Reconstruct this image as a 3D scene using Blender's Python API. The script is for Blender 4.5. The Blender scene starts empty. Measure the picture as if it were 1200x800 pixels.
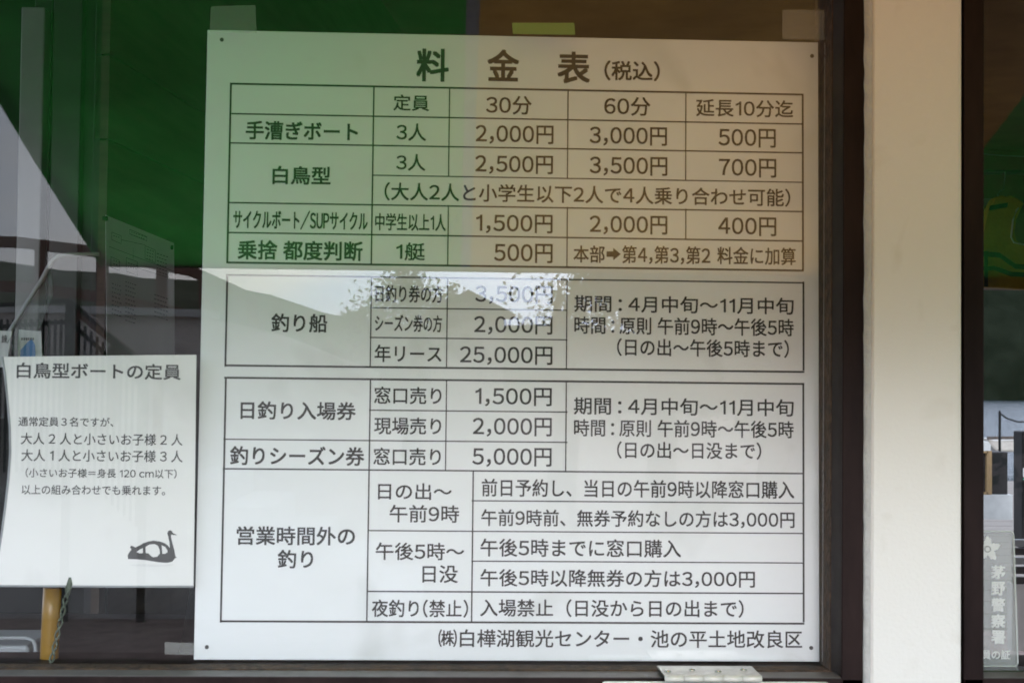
import bpy, bmesh, math, random
from mathutils import Vector, Matrix, noise
random.seed(7)
S = bpy.context.scene
COL = S.collection
R = math.radians

# ------------------------------------------------------------------ camera
CAM = Vector((0.26232511, -1.46927674, 1.33150495))
PITCH, YAW, ROLL = 0.03141276, -0.03983067, -0.01073942
FPX = 1667.0                                   # focal length in pixels of a 1200 px wide frame
Rx = Matrix(((1, 0, 0), (0, math.cos(PITCH), -math.sin(PITCH)), (0, math.sin(PITCH), math.cos(PITCH))))
Rz = Matrix(((math.cos(YAW), -math.sin(YAW), 0), (math.sin(YAW), math.cos(YAW), 0), (0, 0, 1)))
Ry = Matrix(((math.cos(ROLL), 0, math.sin(ROLL)), (0, 1, 0), (-math.sin(ROLL), 0, math.cos(ROLL))))
MC = Rz @ Rx @ Ry                              # columns: right, forward, up
right, fwd, up = MC.col[0], MC.col[1], MC.col[2]
cd = bpy.data.cameras.new('camera')
cam = bpy.data.objects.new('camera', cd); COL.objects.link(cam)
mw = Matrix.Identity(4)
for i in range(3):
    mw[i][0], mw[i][1], mw[i][2], mw[i][3] = right[i], up[i], -fwd[i], CAM[i]
cam.matrix_world = mw
cd.sensor_width = 36.0; cd.sensor_fit = 'HORIZONTAL'
cd.lens = 36.0 * FPX / 1200.0
cd.clip_start, cd.clip_end = 0.02, 5000.0
cd.dof.use_dof = True
cd.dof.focus_distance = 2.6
cd.dof.aperture_fstop = 18.0
S.camera = cam

# ------------------------------------------------------------------ sky, sun, exposure
SUN_AZ, SUN_EL = R(176), R(13)                 # azimuth clockwise from +Y
W = bpy.data.worlds.new("World"); S.world = W; W.use_nodes = True
nt = W.node_tree; nt.nodes.clear()
wo = nt.nodes.new('ShaderNodeOutputWorld'); bg = nt.nodes.new('ShaderNodeBackground')
sky = nt.nodes.new('ShaderNodeTexSky'); sky.sky_type = 'NISHITA'; sky.sun_disc = False
sky.sun_elevation, sky.sun_rotation = SUN_EL, SUN_AZ
tc = nt.nodes.new('ShaderNodeTexCoord')
mp = nt.nodes.new('ShaderNodeMapping'); mp.inputs['Scale'].default_value = (2.2, 2.2, 5.5)
nz = nt.nodes.new('ShaderNodeTexNoise'); nz.inputs['Scale'].default_value = 1.6; nz.inputs['Detail'].default_value = 7
rp = nt.nodes.new('ShaderNodeValToRGB')
rp.color_ramp.elements[0].position = 0.34; rp.color_ramp.elements[0].color = (0.7, 0.7, 0.7, 1)
rp.color_ramp.elements[1].position = 0.62; rp.color_ramp.elements[1].color = (1, 1, 1, 1)
mx = nt.nodes.new('ShaderNodeMix'); mx.data_type = 'RGBA'
mx.inputs['B'].default_value = (9.2, 10.4, 12.8, 1)
nt.links.new(tc.outputs['Generated'], mp.inputs['Vector']); nt.links.new(mp.outputs[0], nz.inputs['Vector'])
nt.links.new(nz.outputs['Fac'], rp.inputs[0]); nt.links.new(rp.outputs[0], mx.inputs['Factor'])
# the bright veil of thin cloud round the hidden sun
gd = Vector((math.sin(SUN_AZ) * math.cos(SUN_EL), math.cos(SUN_AZ) * math.cos(SUN_EL), math.sin(SUN_EL)))
dp = nt.nodes.new('ShaderNodeVectorMath'); dp.operation = 'DOT_PRODUCT'; dp.inputs[1].default_value = gd
nm = nt.nodes.new('ShaderNodeVectorMath'); nm.operation = 'NORMALIZE'
nt.links.new(tc.outputs['Generated'], nm.inputs[0]); nt.links.new(nm.outputs[0], dp.inputs[0])
mxx = nt.nodes.new('ShaderNodeMath'); mxx.operation = 'MAXIMUM'; mxx.inputs[1].default_value = 0.0
pw_ = nt.nodes.new('ShaderNodeMath'); pw_.operation = 'POWER'; pw_.inputs[1].default_value = 55.0
ml = nt.nodes.new('ShaderNodeMath'); ml.operation = 'MULTIPLY_ADD'; ml.inputs[1].default_value = 4.2; ml.inputs[2].default_value = 1.0
nt.links.new(dp.outputs['Value'], mxx.inputs[0]); nt.links.new(mxx.outputs[0], pw_.inputs[0]); nt.links.new(pw_.outputs[0], ml.inputs[0])
sc_ = nt.nodes.new('ShaderNodeVectorMath'); sc_.operation = 'SCALE'
nt.links.new(sky.outputs[0], mx.inputs['A']); nt.links.new(mx.outputs['Result'], sc_.inputs[0]); nt.links.new(ml.outputs[0], sc_.inputs['Scale'])
nt.links.new(sc_.outputs[0], bg.inputs['Color'])
bg.inputs['Strength'].default_value = 0.12
nt.links.new(bg.outputs[0], wo.inputs['Surface'])
sd = bpy.data.lights.new('sun', 'SUN'); sd.energy = 0.38; sd.angle = R(14); sd.color = (1, 0.985, 0.965)
sun = bpy.data.objects.new('sun', sd); COL.objects.link(sun)
sdir = Vector((math.sin(SUN_AZ) * math.cos(SUN_EL), math.cos(SUN_AZ) * math.cos(SUN_EL), math.sin(SUN_EL)))
sun.rotation_euler = sdir.to_track_quat('Z', 'Y').to_euler()
S.view_settings.view_transform = 'Standard'
S.view_settings.look = 'None'
S.view_settings.exposure = 0.95
S.view_settings.gamma = 1.0
S.render.engine = 'CYCLES'
S.cycles.max_bounces = 14; S.cycles.transparent_max_bounces = 24
S.cycles.sample_clamp_indirect = 6.0
try: S.cycles.use_denoising = True
except Exception: pass

# ------------------------------------------------------------------ measuring helpers (where a sight line meets a real plane)
def ray(px, py):
    return (right * ((px - 600) / FPX) + fwd + up * ((400 - py) / FPX))
def hit(px, py, P, n):
    d = ray(px, py); return CAM + d * ((P - CAM).dot(n) / d.dot(n))
def at(px, py, y):
    return hit(px, py, Vector((0, y, 0)), Vector((0, 1, 0)))
GLASS_Y = -0.014
def refl(px, py, y):                            # a thing behind the viewer, found by its mirror image in the pane
    p = at(px, py, 2 * GLASS_Y - y); return Vector((p.x, y, p.z))

# ------------------------------------------------------------------ materials
def mat(name, base, rough=0.5, var=0.0, scale=8.0, bump=0.0, bscale=60.0, metal=0.0, spec=0.5, dark=None, stretch=(1, 1, 1), coat=0.0):
    m = bpy.data.materials.new(name); m.use_nodes = True
    t = m.node_tree; b = t.nodes['Principled BSDF']
    b.inputs['Roughness'].default_value = rough; b.inputs['Metallic'].default_value = metal
    b.inputs['Specular IOR Level'].default_value = spec
    if coat: b.inputs['Coat Weight'].default_value = coat
    b.inputs['Base Color'].default_value = (*base, 1)
    c = t.nodes.new('ShaderNodeTexCoord'); mpn = t.nodes.new('ShaderNodeMapping')
    mpn.inputs['Scale'].default_value = stretch
    t.links.new(c.outputs['Object'], mpn.inputs['Vector'])
    if var or dark:
        n = t.nodes.new('ShaderNodeTexNoise'); n.inputs['Scale'].default_value = scale; n.inputs['Detail'].default_value = 6
        n.inputs['Roughness'].default_value = 0.62
        t.links.new(mpn.outputs[0], n.inputs['Vector'])
        r = t.nodes.new('ShaderNodeValToRGB')
        d = dark if dark else tuple(x * (1 - var) for x in base)
        r.color_ramp.elements[0].position = 0.36; r.color_ramp.elements[0].color = (*d, 1)
        r.color_ramp.elements[1].position = 0.64; r.color_ramp.elements[1].color = (*base, 1)
        t.links.new(n.outputs['Fac'], r.inputs[0]); t.links.new(r.outputs[0], b.inputs['Base Color'])
    if bump:
        n2 = t.nodes.new('ShaderNodeTexNoise'); n2.inputs['Scale'].default_value = bscale; n2.inputs['Detail'].default_value = 5
        t.links.new(mpn.outputs[0], n2.inputs['Vector'])
        bp = t.nodes.new('ShaderNodeBump'); bp.inputs['Strength'].default_value = bump; bp.inputs['Distance'].default_value = 0.01
        t.links.new(n2.outputs['Fac'], bp.inputs['Height']); t.links.new(bp.outputs[0], b.inputs['Normal'])
    return m

def smudged(name, base, spot, rough, scale, lo, hi, bump=0.0):
    m = mat(name, base, rough, bump=bump, bscale=250)
    t = m.node_tree; b = t.nodes['Principled BSDF']
    c = t.nodes.new('ShaderNodeTexCoord')
    n = t.nodes.new('ShaderNodeTexNoise'); n.inputs['Scale'].default_value = scale; n.inputs['Detail'].default_value = 3
    n.inputs['Distortion'].default_value = 0.6
    t.links.new(c.outputs['Object'], n.inputs['Vector'])
    r = t.nodes.new('ShaderNodeValToRGB')
    r.color_ramp.elements[0].position = lo; r.color_ramp.elements[0].color = (*base, 1)
    r.color_ramp.elements[1].position = hi; r.color_ramp.elements[1].color = (*spot, 1)
    t.links.new(n.outputs['Fac'], r.inputs[0]); t.links.new(r.outputs[0], b.inputs['Base Color'])
    return m

def glass_mat(name, ior=1.53, film=0.02, tint=(0.985, 0.985, 0.985)):
    m = bpy.data.materials.new(name); m.use_nodes = True
    t = m.node_tree; t.nodes.clear()
    o = t.nodes.new('ShaderNodeOutputMaterial'); mix = t.nodes.new('ShaderNodeMixShader')
    f = t.nodes.new('ShaderNodeFresnel')
    ge = t.nodes.new('ShaderNodeNewGeometry'); mi = t.nodes.new('ShaderNodeMix'); mi.data_type = 'FLOAT'
    mi.inputs['A'].default_value = ior; mi.inputs['B'].default_value = 1 / ior    # both faces reflect alike: straight-through pane
    t.links.new(ge.outputs['Backfacing'], mi.inputs['Factor']); t.links.new(mi.outputs['Result'], f.inputs['IOR'])
    tr = t.nodes.new('ShaderNodeBsdfTransparent'); tr.inputs[0].default_value = (*tint, 1)
    gl = t.nodes.new('ShaderNodeBsdfGlossy'); gl.inputs['Roughness'].default_value = 0.0
    c = t.nodes.new('ShaderNodeTexCoord')
    # a thin uneven film of dust and old wipe marks on the pane
    n = t.nodes.new('ShaderNodeTexNoise'); n.inputs['Scale'].default_value = 5.0; n.inputs['Detail'].default_value = 9; n.inputs['Roughness'].default_value = 0.75
    mpn = t.nodes.new('ShaderNodeMapping'); mpn.inputs['Rotation'].default_value = (0, 0.6, 0); mpn.inputs['Scale'].default_value = (1, 1, 2.6)
    t.links.new(c.outputs['Object'], mpn.inputs[0]); t.links.new(mpn.outputs[0], n.inputs['Vector'])
    rr = t.nodes.new('ShaderNodeValToRGB')
    rr.color_ramp.elements[0].position = 0.45; rr.color_ramp.elements[0].color = (0.0, 0.0, 0.0, 1)
    rr.color_ramp.elements[1].position = 0.9; rr.color_ramp.elements[1].color = (film, film, film, 1)
    t.links.new(n.outputs['Fac'], rr.inputs[0])
    df = t.nodes.new('ShaderNodeBsdfDiffuse'); df.inputs[0].default_value = (0.55, 0.55, 0.52, 1)
    mix2 = t.nodes.new('ShaderNodeMixShader')
    t.links.new(f.outputs[0], mix.inputs[0]); t.links.new(tr.outputs[0], mix.inputs[1]); t.links.new(gl.outputs[0], mix.inputs[2])
    t.links.new(rr.outputs[0], mix2.inputs[0]); t.links.new(mix.outputs[0], mix2.inputs[1]); t.links.new(df.outputs[0], mix2.inputs[2])
    t.links.new(mix2.outputs[0], o.inputs[0])
    return m

def cloth_mat(name, col, trans):
    m = bpy.data.materials.new(name); m.use_nodes = True
    t = m.node_tree; t.nodes.clear()
    c = t.nodes.new('ShaderNodeTexCoord'); n = t.nodes.new('ShaderNodeTexNoise')
    n.inputs['Scale'].default_value = 4.0; n.inputs['Detail'].default_value = 7; n.inputs['Roughness'].default_value = 0.7
    o = t.nodes.new('ShaderNodeOutputMaterial'); mix = t.nodes.new('ShaderNodeMixShader')
    mr = t.nodes.new('ShaderNodeMapRange')            # weathered cloth: thicker grime lets less light through
    mr.inputs['From Min'].default_value = 0.35; mr.inputs['From Max'].default_value = 0.65
    mr.inputs['To Min'].default_value = 0.42; mr.inputs['To Max'].default_value = 0.78
    t.links.new(c.outputs['Object'], n.inputs['Vector']); t.links.new(n.outputs['Fac'], mr.inputs['Value']); t.links.new(mr.outputs[0], mix.inputs[0])
    d = t.nodes.new('ShaderNodeBsdfDiffuse'); d.inputs[0].default_value = (*col, 1)
    tl = t.nodes.new('ShaderNodeBsdfTranslucent'); tl.inputs[0].default_value = (*trans, 1)
    t.links.new(d.outputs[0], mix.inputs[1]); t.links.new(tl.outputs[0], mix.inputs[2]); t.links.new(mix.outputs[0], o.inputs[0])
    return m

def clear_mat(name, col, alpha, rough=0.3):
    m = bpy.data.materials.new(name); m.use_nodes = True
    t = m.node_tree; b = t.nodes['Principled BSDF']
    b.inputs['Base Color'].default_value = (*col, 1); b.inputs['Roughness'].default_value = rough
    b.inputs['Alpha'].default_value = alpha
    return m

M = dict(
    board=smudged('white_board_plastic', (0.80, 0.82, 0.83), (0.64, 0.66, 0.65), 0.35, 9.0, 0.62, 0.82),
    ink=mat('black_print', (0.022, 0.020, 0.020), 0.5),
    paper=smudged('laminated_paper', (0.80, 0.80, 0.78), (0.70, 0.70, 0.68), 0.3, 14.0, 0.55, 0.8),
    greyink=mat('grey_print', (0.07, 0.07, 0.07), 0.5),
    paleink=mat('pale_print', (0.73, 0.73, 0.72), 0.5),
    frame=mat('dark_brown_aluminium', (0.026, 0.016, 0.015), 0.45, dark=(0.011, 0.007, 0.007), scale=14, stretch=(1, 1, .25), bump=0.05, bscale=300, spec=0.07),
    lip=mat('skylit_brown_aluminium', (0.11, 0.10, 0.098), 0.40, var=0.25, scale=40, spec=0.4),  # paler copy of the frame metal: sky light on the bevel painted in
    lipside=mat('brown_aluminium_edge', (0.030, 0.024, 0.023), 0.45, var=0.25, scale=40, spec=0.16),
    ledge=mat('dusty_brown_ledge', (0.075, 0.040, 0.020), 0.8, dark=(0.020, 0.011, 0.007), scale=70, bump=0.5, bscale=180),
    ledgegloss=mat('shiny_brown_ledge', (0.03, 0.024, 0.022), 0.12, var=0.3, scale=30),
    pillar=smudged('white_wall_paint', (0.70, 0.69, 0.66), (0.60, 0.58, 0.53), 0.55, 17.0, 0.6, 0.85, bump=0.12),
    sealant=mat('grey_sealant', (0.46, 0.46, 0.45), 0.7, var=0.12, scale=40, bump=0.4, bscale=120),
    steel=mat('brushed_steel', (0.50, 0.48, 0.43), 0.38, var=0.25, scale=40, metal=0.85, bump=0.1, bscale=300),
    screw=mat('screw_metal', (0.62, 0.60, 0.56), 0.25, metal=1.0),
    alu=mat('pale_aluminium', (0.24, 0.25, 0.245), 0.5, var=0.15, scale=12, metal=0.1),
    greyalu=mat('grey_aluminium', (0.032, 0.037, 0.032), 0.5, var=0.2, scale=12),
    rubber=mat('black_rubber', (0.02, 0.02, 0.02), 0.6),
    panel=mat('dark_panel', (0.014, 0.015, 0.014), 0.7, var=0.3, scale=6, spec=0.2),
    plywood=mat('brown_plywood', (0.075, 0.052, 0.034), 0.7, dark=(0.045, 0.030, 0.020), scale=5, stretch=(1, 1, 9)),
    ceiling=mat('brown_ceiling', (0.16, 0.10, 0.065), 0.8, var=0.25, scale=6),
    floor=mat('booth_floor', (0.06, 0.05, 0.045), 0.8, var=0.3, scale=9),
    tape=clear_mat('clear_tape', (0.72, 0.73, 0.70), 0.13),
    greentape=clear_mat('green_tape', (0.22, 0.36, 0.09), 0.75, 0.6),
    yellow=mat('yellow_plastic', (0.27, 0.145, 0.006), 0.35, var=0.15, scale=30),
    cord=mat('green_cord', (0.12, 0.15, 0.11), 0.8, var=0.4, scale=300),
    tray=mat('grey_tray', (0.30, 0.32, 0.33), 0.4, var=0.12, scale=20),
    whitebox=mat('white_card', (0.42, 0.43, 0.43), 0.6),
    blue=mat('blue_print', (0.05, 0.16, 0.36), 0.5),
    acrylic=clear_mat('frosted_acrylic', (0.42, 0.45, 0.44), 0.40, 0.25),
    whiteink=mat('white_print', (0.58, 0.60, 0.58), 0.5),
    lampwhite=mat('lamp_enamel', (0.55, 0.56, 0.53), 0.4, var=0.15, scale=14),
    tube=mat('milky_tube_glass', (0.72, 0.73, 0.68), 0.2),
    rust=mat('rust_label', (0.34, 0.12, 0.02), 0.7, var=0.4, scale=60),
    vest=mat('yellow_nylon', (0.46, 0.30, 0.015), 0.6, var=0.2, scale=14, bump=0.4, bscale=30),
    webbing=mat('dark_webbing', (0.015, 0.03, 0.02), 0.7),
    piping=mat('pale_piping', (0.55, 0.52, 0.38), 0.6),
    wire=mat('grey_wire', (0.2, 0.2, 0.2), 0.4, metal=0.7),
    wood=mat('pale_wood', (0.34, 0.22, 0.09), 0.6, var=0.3, scale=20, stretch=(6, 6, 1)),
    dock=mat('weathered_planks', (0.20, 0.17, 0.14), 0.8, var=0.4, scale=14, stretch=(1, 8, 1), bump=0.3),
    hull=mat('boat_hull', (0.42, 0.38, 0.32), 0.5, var=0.25, scale=10),
    black=mat('black_paint', (0.012, 0.012, 0.012), 0.55, var=0.3, spec=0.08),
    redwood=mat('red_brown_paint', (0.16, 0.065, 0.04), 0.7, var=0.35, scale=6),
    stone=mat('grey_stone_wall', (0.66, 0.58, 0.52), 0.9, dark=(0.36, 0.31, 0.275), scale=3.5, bump=0.9, bscale=8),
    concrete=mat('concrete', (0.56, 0.54, 0.51), 0.9, var=0.25, scale=5),
    paving=mat('red_brown_paving', (0.34, 0.25, 0.21), 0.9, dark=(0.17, 0.115, 0.095), scale=9, bump=0.5, bscale=120),
    hillside=mat('wooded_hillside', (0.12, 0.125, 0.085), 1.0, dark=(0.07, 0.078, 0.05), scale=0.09, bump=1.0, spec=0.0, bscale=0.3),
    forest=mat('dark_forest', (0.011, 0.014, 0.009), 1.0, dark=(0.005, 0.007, 0.004), scale=0.08, bump=1.0, spec=0.0, bscale=0.25),
    bark=mat('bark', (0.09, 0.07, 0.055), 0.9, var=0.4, scale=12, bump=0.6),
    leaf=mat('leaf', (0.075, 0.10, 0.035), 0.6, var=0.5, scale=2.0),
    roof=mat('grey_roof', (0.10, 0.10, 0.11), 0.7, var=0.3),
    cream=mat('cream_wall', (0.44, 0.40, 0.33), 0.8, var=0.15),
    glass=glass_mat('window_glass'),
    thinglass=glass_mat('thin_window_glass', 1.33, 0.008),
    green_cloth=cloth_mat('green_awning_cloth', (0.04, 0.20, 0.04), (0.075, 0.56, 0.085)),
    seam_cloth=cloth_mat('grey_seam_cloth', (0.20, 0.19, 0.19), (0.46, 0.44, 0.40)),
    brown_cloth=cloth_mat('orange_brown_awning_cloth', (0.24, 0.13, 0.05), (0.96, 0.50, 0.12)),
)
wm = bpy.data.materials.new('lake_water'); wm.use_nodes = True
t = wm.node_tree; b = t.nodes['Principled BSDF']
b.inputs['Base Color'].default_value = (0.035, 0.05, 0.065, 1); b.inputs['Roughness'].default_value = 0.06
c = t.nodes.new('ShaderNodeTexCoord'); mpn = t.nodes.new('ShaderNodeMapping'); mpn.inputs['Scale'].default_value = (0.9, 1.8, 1)
n = t.nodes.new('ShaderNodeTexNoise'); n.inputs['Scale'].default_value = 2.4; n.inputs['Detail'].default_value = 5
bp = t.nodes.new('ShaderNodeBump'); bp.inputs['Strength'].default_value = 0.9; bp.inputs['Distance'].default_value = 0.12
t.links.new(c.outputs['Object'], mpn.inputs[0]); t.links.new(mpn.outputs[0], n.inputs['Vector'])
t.links.new(n.outputs['Fac'], bp.inputs['Height']); t.links.new(bp.outputs[0], b.inputs['Normal'])
M['water'] = wm

# ------------------------------------------------------------------ mesh builder
class MB:
    def __init__(s): s.v = []; s.f = []; s.sm = []
    def add(s, vs, fs, smooth=False):
        o = len(s.v); s.v += [tuple(x) for x in vs]
        for f in fs: s.f.append(tuple(i + o for i in f)); s.sm.append(smooth)
        return s
    def box(s, a, c):
        x0, y0, z0 = (min(a[i], c[i]) for i in range(3)); x1, y1, z1 = (max(a[i], c[i]) for i in range(3))
        return s.add([(x0,y0,z0),(x1,y0,z0),(x1,y1,z0),(x0,y1,z0),(x0,y0,z1),(x1,y0,z1),(x1,y1,z1),(x0,y1,z1)],
                     [(3,2,1,0),(4,5,6,7),(0,1,5,4),(1,2,6,5),(2,3,7,6),(3,0,4,7)])
    def quad(s, a, b_, c_, d): return s.add([a, b_, c_, d], [(0, 1, 2, 3)])
    def prism(s, pts, off):                     # a closed outline swept by a vector
        n_ = len(pts); off = Vector(off)
        vs = [Vector(p) for p in pts]; vs += [p + off for p in vs]
        fs = [tuple(range(n_ - 1, -1, -1)), tuple(range(n_, 2 * n_))]
        fs += [(i, (i + 1) % n_, n_ + (i + 1) % n_, n_ + i) for i in range(n_)]
        return s.add(vs, fs)
    def bar(s, p, q, w, h, upv=(0, 0, 1)):
        p, q = Vector(p), Vector(q); d = (q - p).normalized(); u = Vector(upv)
        if abs(d.dot(u)) > 0.98: u = Vector((0, 1, 0))
        sd_ = d.cross(u).normalized() * (w / 2); uu = sd_.cross(d).normalized() * (h / 2)
        vs = [p-sd_-uu, p+sd_-uu, p+sd_+uu, p-sd_+uu, q-sd_-uu, q+sd_-uu, q+sd_+uu, q-sd_+uu]
        return s.add(vs, [(3,2,1,0),(4,5,6,7),(0,1,5,4),(1,2,6,5),(2,3,7,6),(3,0,4,7)])
    def tube(s, path, r, seg=10):
        path = [Vector(p) for p in path]; rs = r if isinstance(r, (list, tuple)) else [r] * len(path)
        vs = []; fs = []
        for i, p in enumerate(path):
            d = (path[min(i + 1, len(path) - 1)] - path[max(i - 1, 0)]).normalized()
            u = Vector((0, 0, 1)) if abs(d.z) < 0.9 else Vector((1, 0, 0))
            a = d.cross(u).normalized(); b_ = d.cross(a).normalized()
            for k in range(seg):
                t_ = 2 * math.pi * k / seg; vs.append(p + (a * math.cos(t_) + b_ * math.sin(t_)) * rs[i])
        for i in range(len(path) - 1):
            for k in range(seg):
                fs.append((i*seg+k, i*seg+(k+1)%seg, (i+1)*seg+(k+1)%seg, (i+1)*seg+k))
        fs.append(tuple(range(seg))); fs.append(tuple(range(len(path)*seg-1, (len(path)-1)*seg-1, -1)))
        return s.add(vs, fs, True)
    def build(s, name, m, parent=None, bevel=0.0, loc=None):
        org = Vector(loc) if loc is not None else (parent_world(parent) if parent else Vector((0, 0, 0)))
        me = bpy.data.meshes.new(name)
        me.from_pydata([tuple(Vector(v) - org) for v in s.v], [], s.f)
        me.polygons.foreach_set('use_smooth', s.sm)
        bm = bmesh.new(); bm.from_mesh(me); bmesh.ops.recalc_face_normals(bm, faces=bm.faces); bm.to_mesh(me); bm.free()
        me.materials.append(m if not isinstance(m, str) else M[m])
        o = bpy.data.objects.new(name, me); COL.objects.link(o)
        if parent: o.parent = parent
        else: o.location = org
        if bevel:
            bv = o.modifiers.new('bevel', 'BEVEL'); bv.width = bevel; bv.segments = 2; bv.limit_method = 'ANGLE'
        return o
def parent_world(p):
    v = Vector((0, 0, 0))
    while p: v += p.location; p = p.parent
    return v
def tag(o, label=None, cat=None, group=None, kind=None):
    if label: o['label'] = label
    if cat: o['category'] = cat
    if group: o['group'] = group
    if kind: o['kind'] = kind
    return o
def thing(name, label, cat, loc=(0, 0, 0), group=None):
    o = bpy.data.objects.new(name, None); COL.objects.link(o); o.location = loc
    return tag(o, label, cat, group)

GLYPHS = {}
WIDE = {c: chr(ord(c) + 0xFEE0) for c in map(chr, range(0x21, 0x7f))}
def raw_glyph(ch):
    """outline of one character as (vertices, faces), 1 unit = 1 em"""
    if ch in GLYPHS: return GLYPHS[ch]
    if ch == '1':                                   # plain gothic figure one, no foot
        vs = [(.30, .0), (.39, .0), (.39, .735), (.325, .735), (.265, .655), (.12, .60), (.12, .525), (.22, .555), (.30, .60)]
        GLYPHS[ch] = (vs, [tuple(range(len(vs)))]); return GLYPHS[ch]
    c_ = bpy.data.curves.new('glyph', 'FONT'); c_.body = WIDE.get(ch, ch); c_.size = 1.0; c_.resolution_u = 4
    o = bpy.data.objects.new('glyph', c_); COL.objects.link(o)
    me = bpy.data.meshes.new_from_object(o.evaluated_get(bpy.context.evaluated_depsgraph_get()))
    GLYPHS[ch] = ([(v.co.x, v.co.y) for v in me.vertices], [tuple(p.vertices) for p in me.polygons])
    bpy.data.objects.remove(o); bpy.data.curves.remove(c_); bpy.data.meshes.remove(me)
    return GLYPHS[ch]
def set_text(s):
    """characters set side by side: kanji on the em square, western figures and signs close together"""
    V, F, x = [], [], 0.0
    for ch in s:
        if ch == ' ': x += 0.28; continue
        vs, fs = raw_glyph(ch)
        if ch in WIDE:
            lo = min(v[0] for v in vs); hi = max(v[0] for v in vs)
            sb = {',': .10, ':': .30, '1': .10, '(': .07, ')': .07, '/': .0}.get(ch, .055)
            dx = x + sb - lo; adv = hi - lo + 2 * sb
        else: dx, adv = x, 1.0
        o = len(V); V += [(v[0] + dx, v[1]) for v in vs]; F += [tuple(i + o for i in f) for f in fs]
        x += adv
    return V, F
def lettering(s, box, to_uv, frame3, m, parent, weight=0.006, name='lettering', lift=0.0004):
    """print text s so that its outline fills the measured box on the surface"""
    x0, y0, x1, y1 = box
    a, d = to_uv(x0, y0), to_uv(x0, y1); e = to_uv(x1, (y0 + y1) / 2)
    u0, u1 = (a[0] + d[0]) / 2, e[0]; v0, v1 = d[1], a[1]
    V, F = set_text(s)
    xs = [v[0] for v in V]; ys = [v[1] for v in V]
    bx0, bx1, by0, by1 = min(xs), max(xs), min(ys), max(ys)
    O, U, Vv, N = frame3
    h = weight * (v1 - v0)                           # stroke thickening: the print spread a little to each side
    offs = [(0, 0)] if h <= 0 else [(-h, -h), (h, -h), (h, h), (-h, h)]
    u0 += h; u1 -= h; v0 += h; v1 -= h
    g = MB()
    for k, (du, dv) in enumerate(offs):
        g.add([O + U * (u0 + (x - bx0) / (bx1 - bx0) * (u1 - u0) + du) + Vv * (v0 + (y - by0) / (by1 - by0) * (v1 - v0) + dv) + N * (lift + k * 0.00002) for x, y in V], F)
    me = bpy.data.meshes.new(name); me.from_pydata([tuple(v) for v in g.v], [], g.f); me.materials.append(M[m])
    o = bpy.data.objects.new(name, me); COL.objects.link(o); o.parent = parent
    return o

# ================================================================== the setting
def sheet(x0, x1, y0, y1, z): return MB().quad((x0, y0, z), (x1, y0, z), (x1, y1, z), (x0, y1, z))
tag(sheet(-900, 900, -900, 6.4, 0).build('ground', 'paving'), kind='structure')
tag(sheet(-900, 900, 5.9, 900, -0.35).build('lake_water', 'water'), kind='structure')
def ridge(name, m, y, x0, x1, base, hf, depth, n_=70):
    g = MB(); vs = []; rows = 6
    for j in range(rows):
        q = j / (rows - 1)
        for i in range(n_):
            x = x0 + (x1 - x0) * i / (n_ - 1)
            h = hf(x) * (math.sin(q * math.pi / 2) ** 0.8)
            h += (noise.noise((x * 0.13, j * 1.7, y)) * 1.6 + noise.noise((x * 0.5, j * 2.1, 3)) * 0.8) * (1 if j else 0) * abs(hf(x)) / 22
            vs.append((x, y + depth * q, base + h))
    fs = [(j*n_+i, j*n_+i+1, (j+1)*n_+i+1, (j+1)*n_+i) for j in range(rows - 1) for i in range(n_ - 1)]
    g.add(vs, fs, False)
    return tag(g.build(name, m), kind='structure')
ridge('hill', 'hillside', -75, -170, 170, 0, lambda x: 6.6 - (0.15 * x if x < 0 else 0.02 * x) + 0.5 * math.sin(x * 0.2), -60)
ridge('far_shore_hill', 'forest', 260, -100, 330, -0.35, lambda x: 46 + 8 * math.sin(x * 0.03), 80)

# ---------------- retaining wall, stair, rails on the land side (seen as mirror images in the pane)
YW = -8.2
YS = -6.6
pts = [refl(px, py, YW) for px, py in ((-260, 362), (120, 368), (245, 372), (330, 392), (440, 436))]
base = [Vector((pts[-1].x, YW, 0)), Vector((pts[0].x, YW, 0))]
o = MB().prism(pts + base, (0, -0.5, 0)).build('retaining_wall', 'stone')
cp = MB()
for i in range(2): cp.bar(pts[i] + Vector((0, -.2, .025)), pts[i + 1] + Vector((0, -.2, .025)), .5, .05)
cp.build('coping', 'concrete', o)
hr_ = thing('handrail', 'red brown wooden handrail sloping down beside the black stair railing', 'handrail', refl(90, 364, YS - .3))
MB().bar(refl(84, 358, YS - .3), refl(190, 446, YS - .3), .05, .05).build('rail', 'redwood', hr_)
for px, py in ((86, 360), (136, 401), (186, 443)):
    p = refl(px, py, YS - .3); MB().bar(p, (p.x, p.y, 0), .05, .05).build('post', 'redwood', hr_)
up_ = refl(199, 327, -30); tag(MB().tube([(up_.x, -30, 0), (up_.x, -30, up_.z)], .09, 8).build('utility_pole', 'cream'), 'thin pale pole far behind the stone wall', 'pole')
tag(o, 'grey stone retaining wall with a sloping top end, beyond the awning', 'wall')
g = MB(); gr = thing('guard_rail', 'red brown guard rail with posts along the top of the stone wall', 'railing', (pts[0].x, YW, pts[0].z))
def rail_pts(path, y): return [refl(px, py, y) for px, py in path]
for dpy in (0, 52):
    rp_ = rail_pts([(-260, 276 + dpy), (20, 284 + dpy), (120, 296 + dpy), (225, 318 + dpy), (300, 352 + dpy)], YW - 0.2)
    q = MB()
    for i in range(len(rp_) - 1): q.bar(rp_[i], rp_[i + 1], 0.05, 0.075)
    q.build('rail', 'redwood', gr)
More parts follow.
